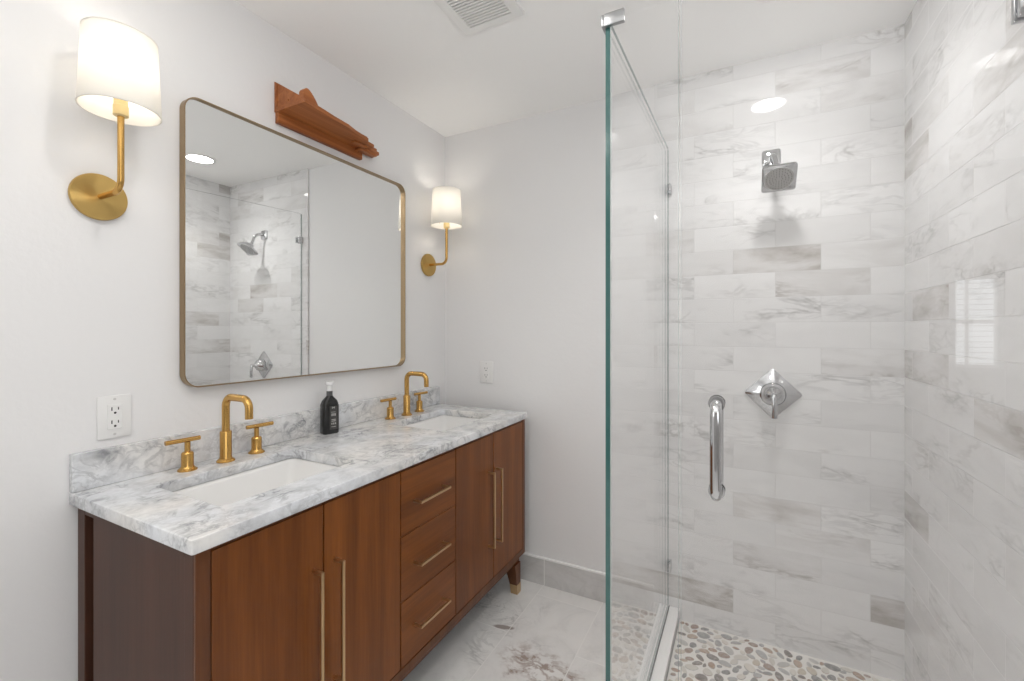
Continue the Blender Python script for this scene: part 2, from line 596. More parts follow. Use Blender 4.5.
b = new(); box(b, (-0.1, YR - 0.1, -0.1), (XR + 0.1, 0.1, 0.0))
struct('floor', b, M['floor'], 'white marble tile floor with grey and rust-brown veins')
b = new(); box(b, (-0.1, YR - 0.1, H), (XR + 0.1, 0.1, H + 0.1))
struct('ceiling', b, M['ceiling'], 'plain white ceiling above the whole bathroom')
b = new(); box(b, (-0.1, YR - 0.1, 0.0), (0.0, 0.1, H))
struct('wall_left', b, M['paint'], 'white painted wall behind the vanity and mirror')
b = new(); box(b, (0.0, 0.0, 0.0), (W + 0.1, 0.1, H))
struct('wall_back', b, M['paint'], 'white painted end wall between vanity and shower')
b = new(); box(b, (W, YS, 0.0), (W + 0.1, 0.0, H)); box(b, (W + 0.1, YS, 0.0), (XR + 0.1, YS + 0.1, H))
struct('wall_right', b, M['paint'])
b = new(); box(b, (XR, YR - 0.1, 0.0), (XR + 0.1, YS, H))
struct('wall_far_right', b, M['paint_room'])
WX0, WX1, WZ0, WZ1 = 2.825, 3.06, 1.06, 1.68       # small window in the rear wall
b = new()
for lo, hi in (((0, 0), (WX0, H)), ((WX1, 0), (XR, H)), ((WX0, 0), (WX1, WZ0)), ((WX0, WZ1), (WX1, H))):
    box(b, (lo[0], YR - 0.1, lo[1]), (hi[0], YR, hi[1]))
struct('wall_rear', b, M['paint_room'])

# polished tile skins of the shower
b = new(); box(b, (TE, -0.012, 0.0), (W, 0.0, H))
struct('wall_shower_back', b, M['tile_back'], 'shower back wall of polished white marble subway tile')
b = new(); box(b, (W - 0.010, YS + 0.002, 0.0), (W, -0.012, H))
struct('wall_shower_right', b, M['tile_right'], 'shower right wall of polished white marble subway tile')

# grey stone baseboard with a white bullnose on top
b = new(); box(b, (0.001, -0.012, 0.0), (TE, 0.0, 0.131), 0.001, 1)
struct('baseboard_back', b, M['grey_marble'], 'grey marble baseboard along the foot of the end wall')
b = new(); box(b, (0.001, -0.0145, 0.131), (TE, 0.0, 0.1425), 0.004, 3)
struct('trim_1', b, M['bullnose'], 'thin white bullnose strip on top of the grey baseboard')

# window in the rear wall (seen only as a reflection in the shower glass)
win = bpy.data.objects.new('window_1', None)
COL.objects.link(win)
win.location = (WX0, YR, WZ0)
win['kind'] = 'structure'
b = new()
for lo, hi in (((WX0, WZ0), (WX0 + .018, WZ1)), ((WX1 - .018, WZ0), (WX1, WZ1)), ((WX0, WZ0), (WX1, WZ0 + .02)), ((WX0, WZ1 - .02), (WX1, WZ1)),
               ((WX0, 1.36), (WX1, 1.385)), ((WX0 + .072, WZ0), (WX0 + .082, WZ1))):
    box(b, (lo[0], YR - 0.07, lo[1]), (hi[0], YR - 0.04, hi[1]))
link('window_frame', b, M['vent_white'], win, smooth=False)
b = new()
k = 0
z = WZ0 + 0.03
while z < WZ1 - 0.03:
    box(b, (WX0 + .02, YR - 0.034, z), (WX1 - .02, YR - 0.012, z + 0.004))
    z += 0.036
link('blind', b, M['vent_white'], win, smooth=False)
b = new(); box(b, (WX0 + .018, YR - 0.058, WZ0 + .02), (WX1 - .018, YR - 0.052, WZ1 - .02))
link('pane', b, M['glass'], win, smooth=False)

# ---------------------------------------------------------------- shower floor and curb
PX, FY = 1.240, -1.023        # side pane's plane and front pane's plane
CT = 0.0725                   # curb top
ZS = 0.022
b = new()
box(b, (1.289, -0.985, 0.0), (W - 0.010, -0.012, ZS))
pts = []
tries = 0
while len(pts) < 620 and tries < 60000:
    tries += 1
    a = random.uniform(0.0175, 0.0285) * (1.0 if tries < 12000 else 0.62)
    e = random.uniform(0.52, 0.80)
    px, py = random.uniform(1.290 + a, W - 0.012 - a), random.uniform(-0.975 + a, -0.014 - a)
    if all((px - q[0]) ** 2 + (py - q[1]) ** 2 > (0.50 * (a * (1 + e) + q[2] * (1 + q[3]))) ** 2 for q in pts):
        pts.append((px, py, a, e, random.uniform(0, PI)))
for px, py, a, e, th in pts:
    bb = a * e
    rings = []
    ph = random.uniform(0, 6)
    for s, h in ((1.0, -0.001), (0.93, 0.0016), (0.72, 0.0030), (0.4, 0.0037)):
        rg = []
        for i in range(14):
            t = 2 * PI * i / 14
            w = 1 + 0.07 * math.sin(2 * t + ph) + 0.05 * math.sin(3 * t + 2 * ph)
            x_, y_ = a * s * w * math.cos(t), bb * s * w * math.sin(t)
            rg.append((px + x_ * math.cos(th) - y_ * math.sin(th), py + x_ * math.sin(th) + y_ * math.cos(th), ZS + h))
        rings.append(rg)
    loft(b, rings, cap0=False, mat=1)
o = struct('shower_floor', b, [M['pebble_grout'], M['pebble']], 'river pebble mosaic floor of the shower in pale grout', smooth=True)
o['category'] = 'floor'

b = new()
box(b, (1.192, -1.075, CT - 0.022), (1.289, -0.013, CT), 0.003)
box(b, (1.289, -1.075, CT - 0.022), (W - 0.011, -0.972, CT), 0.003)
box(b, (1.196, -1.070, 0.0), (1.285, -0.013, CT - 0.022))
box(b, (1.285, -1.070, 0.0), (W - 0.011, -0.976, CT - 0.022))
o = struct('trim_2', b, M['quartz'], 'white quartz curb under the shower glass', smooth=False)

# ---------------------------------------------------------------- shower glass
def pane(bm, lo, hi, edge_faces, zfar=None, strips=False):
    """a box pane; faces whose normal axis is in edge_faces carry the edge material"""
    vs = box(bm, lo, hi)
    if zfar is not None:
        for v in vs:
            if v.co.z > 1 and v.co.y > -0.5:
                v.co.z = zfar
    bm.normal_update()
    fs = bm.faces[:]
    for f in fs:
        n = f.normal
        ax = max(range(3), key=lambda i: abs(n[i]))
        if ax in edge_faces and f.calc_center_median().y < -0.5:
            f.material_index = 1
        elif strips and ax in (1, 2):
            # ground arrises: only the middle of these edges shows green
            bmesh.ops.inset_individual(bm, faces=[f], thickness=0.0045)
            f.material_index = 1


HG = 2.092
side = thing('shower_side_panel', (PX, -0.52, CT), 'fixed clear glass pane with green front edge on the white curb', 'glass panel')
b = new(); pane(b, (PX - 0.006, FY - 0.006, CT + 0.002), (PX + 0.006, -0.016, HG), (1,), 2.133, True)
link('glass', b, [M['glass'], M['edge']], side, smooth=False)


def wall_clip(z, parent):
    b = new()
    box(b, (PX - 0.016, -0.050, z - 0.022), (PX - 0.0065, -0.013, z + 0.022), 0.002)
    box(b, (PX + 0.0065, -0.050, z - 0.022), (PX + 0.016, -0.013, z + 0.022), 0.002)
    cyl(b, (PX - 0.018, -0.032, z), (PX - 0.016, -0.032, z), 0.006)
    o = link('wall_clip', b, M['chrome'], parent)
    return o


b = new(); box(b, (PX - 0.0045, FY + 0.002, CT + 0.0002), (PX + 0.0045, -0.018, CT + 0.0019)); box(b, (PX + 0.0062, FY + 0.008, CT + 0.0002), (PX + 0.0078, -0.018, CT + 0.005))
link('seal', b, M['seal'], side, smooth=False)
wall_clip(1.945, side)
wall_clip(0.262, side)

front = thing('shower_front_panel', (1.325, FY, CT), 'narrow fixed clear glass pane beside the shower door, corner clip at its top', 'glass panel')
b = new(); pane(b, (PX + 0.0065, FY - 0.005, CT + 0.002), (1.4045, FY + 0.005, HG), (0,))
link('glass', b, [M['glass'], M['edge_pale']], front, smooth=False)
b = new()
box(b, (PX - 0.007, FY - 0.018, 2.068), (PX + 0.043, FY - 0.0065, 2.0985), 0.0015)
box(b, (PX - 0.014, FY - 0.0175, 2.069), (PX - 0.0065, FY + 0.036, 2.0975), 0.0015)
link('corner_clip', b, M['steel'], front)

door = thing('shower_door', (1.74, FY, CT), 'clear glass shower door with chrome bar handle, hinged on the right tile wall', 'shower door')
b = new(); pane(b, (1.4105, FY - 0.005, CT + 0.012), (W - 0.016, FY + 0.005, HG), (0,))
link('glass', b, [M['glass'], M['edge_pale']], door, smooth=False)
for s in (-1, 1):
    b = new()
    hx, z0, z1, off, r = 1.4862, 0.957, 1.153, 0.052, 0.0118
    y0 = FY + s * 0.0055
    y1 = FY + s * off
    rr = 0.020
    p = [(hx, y0, z0)] + arc((hx, y1 - s * rr, z0 + rr), -PI / 2, 0, rr, (0, s, 0), (0, 0, 1)) \
        + arc((hx, y1 - s * rr, z1 - rr), 0, PI / 2, rr, (0, s, 0), (0, 0, 1)) + [(hx, y0, z1)]
    tube(b, p, r, 20)
    for zz in (z0, z1):
        cyl(b, (hx, y0, zz), (hx, y0 + s * 0.004, zz), 0.0175)
    link('pull_handle', b, M['chrome'], door)
for z in (1.905, 0.30):
    b = new()
    for s in (-1, 1):
        y0 = FY + s * 0.0055
        box(b, (1.962, min(y0, y0 + s * 0.010), z - 0.045), (W - 0.020, max(y0, y0 + s * 0.010), z + 0.045), 0.002)
    box(b, (W - 0.019, FY - 0.030, z - 0.045), (W - 0.0105, FY + 0.030, z + 0.045), 0.002)
    link('hinge', b, M['chrome'], door)

# ---------------------------------------------------------------- shower head and valve
hd = thing('shower_rose', (1.643, -0.012, 2.021), 'square chrome shower head on a bent arm high on the tiled back wall', 'shower head')
b = new()
loft(b, [[(1.643 + x, y, 2.021 + z) for x, z in rrect(0, 0, h, h, 0.010)] for y, h in ((-0.0125, 0.034), (-0.020, 0.033), (-0.026, 0.024))])
link('wall_flange', b, M['chrome'], hd)
HC = Vector((1.663, -0.132, 1.898))         # face centre
ta = math.radians(40)
nrm = Vector((0.0, -math.sin(ta), -math.cos(ta)))
hu = Vector((1, 0, 0)); hv = nrm.cross(hu).normalized()
bk = HC - nrm * 0.050
b = new()
p0 = Vector((1.643, -0.022, 2.021))
pth = [p0, p0 + Vector((0.001, -0.025, 0.0)), p0 + Vector((0.003, -0.046, -0.008)), p0 + Vector((0.009, -0.064, -0.026)), bk + nrm * 0.004]
tube(b, pth, 0.0105, 16)
link('arm', b, M['chrome'], hd)
b = new()
lathe(b, bk - nrm * 0.006, nrm, ((0.012, 0.0), (0.019, 0.006), (0.019, 0.016), (0.014, 0.022), (0.014, 0.026)))


def sq(off, h, r, bow):
    pts = []
    for x, y in rrect(0, 0, h, h, r, 5):
        # sides bow slightly outward
        k = 1 + bow * (1 - min(abs(x), abs(y)) / h)
        pts.append(HC - nrm * off + hu * (x * k) + hv * (y * k))
    return pts


loft(b, [sq(0.030, 0.016, 0.012, 0), sq(0.024, 0.036, 0.02, 0.02), sq(0.014, 0.054, 0.014, 0.05), sq(0.010, 0.0575, 0.010, 0.06), sq(0.002, 0.0575, 0.010, 0.06), sq(0.0, 0.055, 0.010, 0.06)])
link('spray_head', b, M['chrome'], hd)
b = new()
lathe(b, HC + nrm * 0.0002, nrm, ((0.050, 0.0), (0.049, 0.0015), (0.0, 0.0018)), 40, mat=0)
spray = link('spray_plate', b, M['spray'], hd)
b = new()
for k, (rr_, n_) in enumerate(((0.012, 8), (0.022, 14), (0.032, 20), (0.042, 26))):
    for i in range(n_):
        t = 2 * PI * (i + 0.5 * (k % 2)) / n_
        c = HC + nrm * 0.0016 + hu * (rr_ * math.cos(t)) + hv * (rr_ * math.sin(t))
        cyl(b, c, c + nrm * 0.0022, 0.0021, 0.0015, 8)
link('nozzle', b, M['nozzle'], spray)

vx, vz = 1.648, 1.057
vl = thing('shower_valve', (vx, -0.012, vz), 'chrome shower valve with diamond plate and lever on the tiled back wall', 'shower valve')
b = new()


def dia(y, h, r):
    out = []
    for x, z in rrect(0, 0, h, h, r, 5):
        out.append((vx + (x - z) * 0.7071, y, vz + (x + z) * 0.7071))
    return out


loft(b, [dia(-0.0125, 0.074, 0.010), dia(-0.018, 0.074, 0.010), dia(-0.034, 0.040, 0.016), dia(-0.036, 0.034, 0.02)])
link('escutcheon', b, M['chrome'], vl, angle=0.3)
b = new()
lathe(b, (vx, -0.034, vz), (0, -1, 0), ((0.046, 0.0), (0.047, 0.007), (0.043, 0.018), (0.035, 0.032), (0.018, 0.048), (0.0105, 0.056), (0.009, 0.072)), 32)
link('hub', b, M['chrome'], vl)
b = new()
tube(b, [(vx, -0.100, vz + 0.004), (vx, -0.106, vz), (vx + 0.001, -0.110, vz - 0.010), (vx + 0.001, -0.112, vz - 0.040), (vx + 0.001, -0.112, vz - 0.085)], [0.011, 0.0115, 0.0105, 0.0095, 0.0105], 16)
cyl(b, (vx, -0.098, vz), (vx, -0.112, vz), 0.0105)
link('lever', b, M['chrome'], vl)

# ---------------------------------------------------------------- vanity
V = thing('vanity_cabinet', (0.28, -0.85, 0.0), 'walnut double vanity cabinet with four doors and three drawers under the marble top', 'vanity')
CX, CY0, CY1, CZ0, CZ1 = 0.555, -1.617, -0.082, 0.185, 0.869
b = new()                                     # carcass behind the fronts, blackened to stand for shade in the gaps
box(b, (0.004, CY0 + 0.022, CZ0 + 0.012), (CX - 0.022, CY1 - 0.012, 0.715))
box(b, (0.004, CY0 + 0.022, CZ0 + 0.012), (0.05, CY1 - 0.012, CZ1))
link('carcass', b, M['dark'], V, smooth=False)
b = new()                                     # face frame
box(b, (CX - 0.008, CY0, CZ0), (CX, CY0 + 0.029, CZ1), 0.0015)
box(b, (CX - 0.030, CY1 - 0.029, CZ0), (CX, CY1, CZ1), 0.0015)
box(b, (CX - 0.030, CY0 + 0.029, 0.8585), (CX - 0.002, CY1 - 0.029, CZ1))
box(b, (CX - 0.030, CY0 + 0.029, CZ0), (CX, CY1 - 0.029, 0.2135), 0.0015)
# lower rail, set back under the frame
box(b, (CX - 0.060, CY0 + 0.03, 0.150), (CX - 0.022, CY1 - 0.02, CZ0))
link('face_frame', b, M['wood_frame'], V, smooth=False)
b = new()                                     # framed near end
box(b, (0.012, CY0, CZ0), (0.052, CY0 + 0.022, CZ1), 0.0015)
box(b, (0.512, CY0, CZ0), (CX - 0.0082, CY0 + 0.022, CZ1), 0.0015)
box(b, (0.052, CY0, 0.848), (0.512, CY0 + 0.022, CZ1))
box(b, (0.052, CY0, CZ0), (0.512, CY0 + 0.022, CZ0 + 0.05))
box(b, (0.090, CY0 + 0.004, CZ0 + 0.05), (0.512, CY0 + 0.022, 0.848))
link('side_panel', b, M['wood_shaded'], V, smooth=False)
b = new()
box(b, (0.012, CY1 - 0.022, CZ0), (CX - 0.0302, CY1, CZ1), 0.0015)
link('side_panel', b, M['wood_shaded'], V, smooth=False)


def bar_handle(y0, z0, y1, z1, parent):
    x0, x1, t = CX + 0.0002, CX + 0.032, 0.0042
    b = new()
    if abs(y1 - y0) < 1e-6:
        box(b, (x1 - t, y0 - t, z0), (x1 + t, y0 + t, z1), 0.001)
        for zz in (z0 + t, z1 - t):
            box(b, (x0, y0 - t, zz - t), (x1 - t, y0 + t, zz + t), 0.001)
    else:
        box(b, (x1 - t, y0, z0 - t), (x1 + t, y1, z0 + t), 0.001)
        for yy in (y0 + t, y1 - t):
            box(b, (x0, yy - t, z0 - t), (x1 - t, yy + t, z0 + t), 0.001)
    link('handle', b, M['brass_pale'], parent, smooth=False)


GAP = 0.0022
DZ0, DZ1 = 0.216, 0.8565
for y0, y1, hy in ((CY0 + 0.029, -1.3065, -1.3388), (-1.3065, -1.0085, -1.2715), (-0.6965, -0.4040, -0.4505), (-0.4040, CY1 - 0.029, -0.3830)):
    b = new(); box(b, (CX - 0.020, y0 + GAP, DZ0), (CX, y1 - GAP, DZ1), 0.0012, 1)
    d = link('door', b, M['wood_v'], V, smooth=False)
    bar_handle(hy, 0.372, hy, 0.700, d)
dz = (DZ1 - DZ0) / 3
for k, hz in ((0, 0.742), (1, 0.533), (2, 0.3255)):
    b = new(); box(b, (CX - 0.020, -1.0085 + GAP, DZ1 - (k + 1) * dz + 0.0012), (CX, -0.6965 - GAP, DZ1 - k * dz - 0.0012), 0.0012, 1)
    d = link('drawer', b, M['wood_h'], V, smooth=False)
    bar_handle(-0.9460, hz, -0.7780, hz, d)
for ox, sx in ((0.020, 1), (0.545, -1)):          # outer faces upright, inner faces tapered
    for oy, sy in ((-1.590, 1), (-0.112, -1)):
        def sqr(w, z):
            return [(ox + sx * a * w, oy + sy * c * w, z) for a, c in ((0, 0), (1, 0), (1, 1), (0, 1))]
        b = new(); loft(b, [sqr(0.0395, 0.042), sqr(0.060, 0.152)])
        lg = link('leg', b, M['wood_frame'], V, smooth=False)
        b = new(); loft(b, [sqr(0.0370, 0.0005), sqr(0.0415, 0.0475)])
        for v in b.verts:
            v.co.x -= sx * 0.0008
            v.co.y -= sy * 0.0008
        link('foot_cap', b, M['brass_pale'], lg, smooth=False)

# marble top with two cut-outs: 2-D curve with holes, converted to a mesh
SINKS = ((0.290, -1.297), (0.290, -0.417))
SHX, SHY = 0.152, 0.207
cu = bpy.data.curves.new('countertop', 'CURVE')
cu.dimensions = '2D'
cu.fill_mode = 'BOTH'
cu.extrude = 0.0155 - 0.003
cu.bevel_depth = 0.003
cu.bevel_resolution = 2
for poly in [rrect(0.286, -0.856, 0.284 - 0.003, 0.776 - 0.003, 0.004, 3)] + [rrect(sx, sy, SHX + 0.003, SHY + 0.003, 0.022, 6)[::-1] for sx, sy in SINKS]:
    sp = cu.splines.new('POLY')
    sp.points.add(len(poly) - 1)
    for pt, (x, y) in zip(sp.points, poly):
        pt.co = (x, y, 0, 1)
    sp.use_cyclic_u = True
tmp = bpy.data.objects.new('countertop_outline', cu)
COL.objects.link(tmp)
me = bpy.data.meshes.new_from_object(tmp.evaluated_get(bpy.context.evaluated_depsgraph_get()))
bpy.data.objects.remove(tmp)
me.transform(Matrix.Translation((0, 0, 0.8845)))
me.name = 'countertop'
ct = link('countertop', me, M['carrara'], angle=0.5)
tag(ct, 'white and grey veined marble countertop with two sink cut-outs on the walnut vanity', 'countertop')
b = new(); box(b, (0.001, -1.630, 0.9004), (0.020, -0.078, 0.9985), 0.0015)
tag(link('backsplash', b, M['carrara'], smooth=False), 'low marble backsplash strip on the wall along the back of the countertop', 'backsplash')


def make_sink(cx, cy, label):
    s = thing('sink_basin', (cx, cy, 0.74), label, 'sink', 'undermount sinks')
    b = new()
    rings = [rrect(cx, cy, SHX + 0.030, SHY + 0.030, 0.03, 6), rrect(cx, cy, SHX + 0.002, SHY + 0.002, 0.024, 6), rrect(cx, cy, SHX - 0.006, SHY - 0.006, 0.028, 6),
             rrect(cx, cy, SHX - 0.030, SHY - 0.040, 0.035, 6), rrect(cx, cy, SHX - 0.055, SHY - 0.066, 0.04, 6), rrect(cx, cy, 0.024, 0.024, 0.0235, 6)]
    zs = (0.8620, 0.8620, 0.855, 0.775, 0.750, 0.744)
    loft(b, [[(x, y, z) for x, y in r] for r, z in zip(rings, zs)], cap0=False, cap1=False)
    o = link('basin', b, M['porcelain'], s, angle=0.7)
    md = o.modifiers.new('shell', 'SOLIDIFY'); md.thickness = 0.006; md.offset = 1.0
    b = new()
    lathe(b, (cx, cy, 0.739), (0, 0, 1), ((0.0225, 0.0), (0.0225, 0.0045), (0.020, 0.007), (0.012, 0.007), (0.010, 0.004)))
    link('drain', b, M['brass'], s)
    return s


make_sink(*SINKS[0], 'white undermount sink nearer the left end of the counter, below the large left sconce')
make_sink(*SINKS[1], 'white undermount sink at the far end of the counter near the painted end wall')

# ---------------------------------------------------------------- faucets
def make_faucet(cx, cy, label):
    z = 0.9003
    f = thing('faucet', (cx, cy, 0.9), label, 'faucet', 'brass faucets')
    b = new()
    lathe(b, (cx, cy, z), (0, 0, 1), ((0.026, 0.0), (0.026, 0.003), (0.023, 0.006), (0.018, 0.010), (0.0165, 0.016), (0.0165, 0.094), (0.0155, 0.096), (0.012, 0.096)), 32)
    zt = 1.105
    r = 0.030
    p = [(cx, cy, z + 0.09), (cx, cy, zt - r)] + arc((cx + r, cy, zt - r), PI, PI / 2, r, (1, 0, 0), (0, 0, 1), 8)[1:] \
        + arc((cx + 0.120 - r, cy, zt - r), PI / 2, 0, r, (1, 0, 0), (0, 0, 1), 8) + [(cx + 0.120, cy, 1.045)]
    tube(b, p, 0.0112, 20)
    link('spout', b, M['brass'], f)
    for dy, off in ((-0.106, -0.012), (0.106, 0.012)):
        hx, hy = cx - 0.008, cy + dy
        b = new()
        lathe(b, (hx, hy, z), (0, 0, 1), ((0.025, 0.0), (0.025, 0.003), (0.021, 0.006), (0.017, 0.010), (0.0158, 0.014), (0.0158, 0.050), (0.013, 0.054), (0.0075, 0.056), (0.0075, 0.084)), 32)
        h = link('handle', b, M['brass'], f)
        b = new()
        tube(b, [(hx - 0.004, hy + off - 0.044, z + 0.0905), (hx + 0.004, hy + off + 0.044, z + 0.0905)], 0.0066, 16)
        link('lever', b, M['brass'], h)
    return f


make_faucet(0.078, -1.284, 'brass widespread faucet behind the near sink with two lever handles')
make_faucet(0.078, -0.425, 'brass widespread faucet behind the far sink, beyond the black bottle')

# ---------------------------------------------------------------- soap bottle
bx, by = 0.056, -0.865
bt = thing('soap_bottle', (bx, by, 0.9), 'black soap bottle with pale cap standing on the counter against the backsplash', 'bottle')
b = new()
yaw = math.radians(-20)


def brr(hx, hy, r, z):
    return [(bx + x * math.cos(yaw) - y * math.sin(yaw), by + x * math.sin(yaw) + y * math.cos(yaw), z) for x, y in rrect(0, 0, hx, hy, r, 6)]


loft(b, [brr(0.020, 0.029, 0.010, 0.9003), brr(0.0225, 0.0325, 0.012, 0.905), brr(0.0225, 0.0325, 0.012, 1.016), brr(0.020, 0.027, 0.012, 1.032), brr(0.0125, 0.014, 0.012, 1.048), brr(0.0115, 0.0115, 0.0112, 1.052)])
body = link('bottle_body', b, M['bottle'], bt, angle=0.8)


def on_bottle(y0, z0, y1, z1, bm, h=0.0004):
    lo = [(0.0225 + e, y, z) for e in (0.0, h) for y, z in ((y0, z0), (y1, z0), (y1, z1), (y0, z1))]
    q = [(bx + x * math.cos(yaw) - y * math.sin(yaw), by + x * math.sin(yaw) + y * math.cos(yaw), z) for x, y, z in lo]
    loft(bm, [q[:4], q[4:]])


b = new(); on_bottle(-0.008, 0.918, 0.024, 1.012, b)
lb = link('label', b, M['label_field'], body, smooth=False)
b = new()
for y0, z0, y1, z1 in ((0.001, 1.002, 0.004, 1.009), (0.004, 1.004, 0.009, 1.007), (0.009, 1.002, 0.012, 1.009), (-0.002, 0.9865, 0.015, 0.9885),
                       (-0.001, 0.972, 0.004, 0.982), (0.006, 0.972, 0.009, 0.982), (0.011, 0.972, 0.016, 0.982),
                       (-0.001, 0.956, 0.016, 0.959), (-0.001, 0.950, 0.016, 0.953), (-0.001, 0.938, 0.003, 0.945), (0.006, 0.938, 0.010, 0.945), (0.013, 0.938, 0.017, 0.945), (-0.001, 0.928, 0.017, 0.930)):
    on_bottle(y0, z0, y1, z1, b, 0.0008)
link('print', b, M['label_mark'], lb, smooth=False)
b = new(); lathe(b, (bx, by, 1.052), (0, 0, 1), ((0.0118, 0.0), (0.0118, 0.018), (0.0100, 0.0185)), 24)
link('neck', b, M['bottle_neck'], bt)
b = new(); lathe(b, (bx, by, 1.0708), (0, 0, 1), ((0.010, 0.0), (0.0105, 0.022), (0.016, 0.025), (0.016, 0.036), (0.014, 0.038)), 24)
link('cap', b, M['cap_clear'], bt)

# ---------------------------------------------------------------- mirror
MY0, MY1, MZ0, MZ1 = -1.379, -0.3785, 1.1375, 2.0415
mc, mz, mhy, mhz = (MY0 + MY1) / 2, (MZ0 + MZ1) / 2, (MY1 - MY0) / 2, (MZ1 - MZ0) / 2
mir = thing('wall_mirror', (0.0, mc, mz), 'large mirror with thin rounded bronze frame hanging above the vanity', 'mirror')
b = new()
R0, R1 = 0.045, 0.042
po = rrect(mc, mz, mhy, mhz, R0, 10)
pi = rrect(mc, mz, mhy - 0.0034, mhz - 0.0034, R1, 10)
rings = [[(x, y, z) for y, z in p] for x, p in ((0.004, pi), (0.004, po), (0.030, po), (0.030, pi), (0.004, pi))]
loft(b, rings, cap0=False, cap1=False)
link('frame', b, M['mirror_frame'], mir, angle=0.5)
b = new()
prism(b, rrect(0.0, 0.0, mhy - 0.0036, mhz - 0.0036, R1, 10), 0.014, 0.0190, 0)
MIRROR_TILT = math.radians(0.35)         # hangs a hair out of parallel with the wall
gl_ = link('mirror_glass', b, M['mirror'], None, smooth=False)
gl_.parent = mir
gl_.rotation_euler = (0, 0, MIRROR_TILT)

# ---------------------------------------------------------------- sconces
def make_sconce(cy, label):
    s = thing('wall_sconce', (0.0, cy, 1.673), label, 'wall lamp', 'brass sconces beside the mirror')
    ax_ = 0.127
    b = new()
    lathe(b, (0.0005, cy, 1.673), (1, 0, 0), ((0.058, 0.0), (0.0612, 0.002), (0.0612, 0.010), (0.060, 0.012), (0.0, 0.0165)), 64)
    link('backplate', b, M['brass_disc'], s)
    b = new()
    r = 0.032
    p = [(0.012, cy, 1.673), (ax_ - r, cy, 1.673)] + arc((ax_ - r, cy, 1.673 + r), -PI / 2, 0, r, (1, 0, 0), (0, 0, 1), 8)[1:] + [(ax_, cy, 1.872)]
    tube(b, p, 0.0072, 16)
    link('arm', b, M['brass'], s)
    b = new()
    lathe(b, (ax_, cy, 1.862), (0, 0, 1), ((0.0125, 0.0), (0.016, 0.002), (0.016, 0.026), (0.0145, 0.028), (0.0145, 0.050), (0.016, 0.051), (0.016, 0.072)), 24)
    link('socket', b, M['socket_ivory'], s)
    rb, rt, z0, z1 = 0.0830, 0.0745, 1.876, 2.064
    b = new()
    th = 0.0015
    prof = [(rb, z0), (rt, z1), (rt - th, z1), (rb - th, z0), (rb, z0)]
    loft(b, [ring((ax_, cy, z), (0, 0, 1), r_, 56) for r_, z in prof], False, False)
    # rolled hems
    for r_, z in ((rb - th / 2, z0), (rt - th / 2, z1)):
        pr = [(r_ + 0.0016 * math.cos(t), z + 0.0022 * math.sin(t)) for t in [2 * PI * i / 8 for i in range(9)]]
        loft(b, [ring((ax_, cy, zz), (0, 0, 1), q, 56) for q, zz in pr], False, False)
    sh = link('lamp_shade', b, M['shade'], s)
    b = new()
    for k in range(3):
        a = 2 * PI * k / 3 + 0.6
        tube(b, [(ax_ + 0.015 * math.cos(a), cy + 0.015 * math.sin(a), 1.935), (ax_ + (rb - 0.003) * math.cos(a), cy + (rb - 0.003) * math.sin(a), 1.905)], 0.0010, 8)
    link('spider', b, M['brass'], sh)
    b = new()
    lathe(b, (ax_, cy, 1.934), (0, 0, 1), ((0.012, 0.0), (0.014, 0.015), (0.026, 0.040), (0.030, 0.060), (0.026, 0.080), (0.014, 0.093), (0.0, 0.097)), 24)
    link('bulb', b, M['bulb'], s)
    return s


make_sconce(-1.572, 'brass sconce with white drum shade left of the mirror, nearest the camera')
make_sconce(-0.163, 'brass sconce with white drum shade right of the mirror, near the room corner')

# ---------------------------------------------------------------- recessed lights
def make_can(x, y, r, mat, label):
    c = thing('recessed_light', (x, y, H), label, 'ceiling light')
    b = new()
    lathe(b, (x, y, H - 0.0002), (0, 0, -1), ((r + 0.022, 0.0), (r + 0.021, 0.004), (r + 0.002, 0.006), (r + 0.001, 0.003), (r, 0.0)), 48, cap0=False, cap1=False)
    link('trim_ring', b, M['vent_white'], c)
    b = new()
    lathe(b, (x, y, H - 0.0004), (0, 0, -1), ((r, 0.0), (r, 0.002)), 48)
    link('lens', b, mat, c)
    return c


make_can(1.652, -0.455, 0.072, M['can_shower'], 'round recessed ceiling light over the shower')
make_can(0.72, -2.50, 0.072, M['can_added'], 'added round ceiling light, unseen, behind the camera')  # lamp added out of view to light the room
make_can(0.85, -1.55, 0.072, M['can_added'], 'added round ceiling light, unseen, over the floor in front of the vanity')  # also added out of view, to light the vanity from above

# ---------------------------------------------------------------- ceiling vent
vt = thing('ceiling_vent', (0.74, -0.86, H), 'white slatted exhaust vent in the ceiling above the room', 'vent')
gx0, gx1, gy0, gy1 = 0.646, 0.818, -1.010, -0.737
fx0, fx1, fy0, fy1 = 0.610, 0.856, -1.046, -0.708
b = new()
zf = H - 0.011
for lo, hi in (((fx0, fy0), (gx0, fy1)), ((gx1, fy0), (fx1, fy1)), ((gx0, fy0), (gx1, gy0)), ((gx0, gy1), (gx1, fy1))):
    box(b, (lo[0], lo[1], zf), (hi[0], hi[1], H - 0.0003))
link('frame', b, M['vent_white'], vt, smooth=False)
b = new(); box(b, (gx0, gy0, H - 0.0015), (gx1, gy1, H - 0.0004))  # thin dark sheet stands for the shade inside the vent
link('shade_sheet', b, M['vent_dark'], vt, smooth=False)
b = new()
y = gy0 + 0.004
while y < gy1 - 0.004:
    box(b, (gx0, y, zf + 0.001), (gx1, y + 0.0070, H - 0.002))
    y += 0.0128
link('grille', b, M['vent_white'], vt, smooth=False)

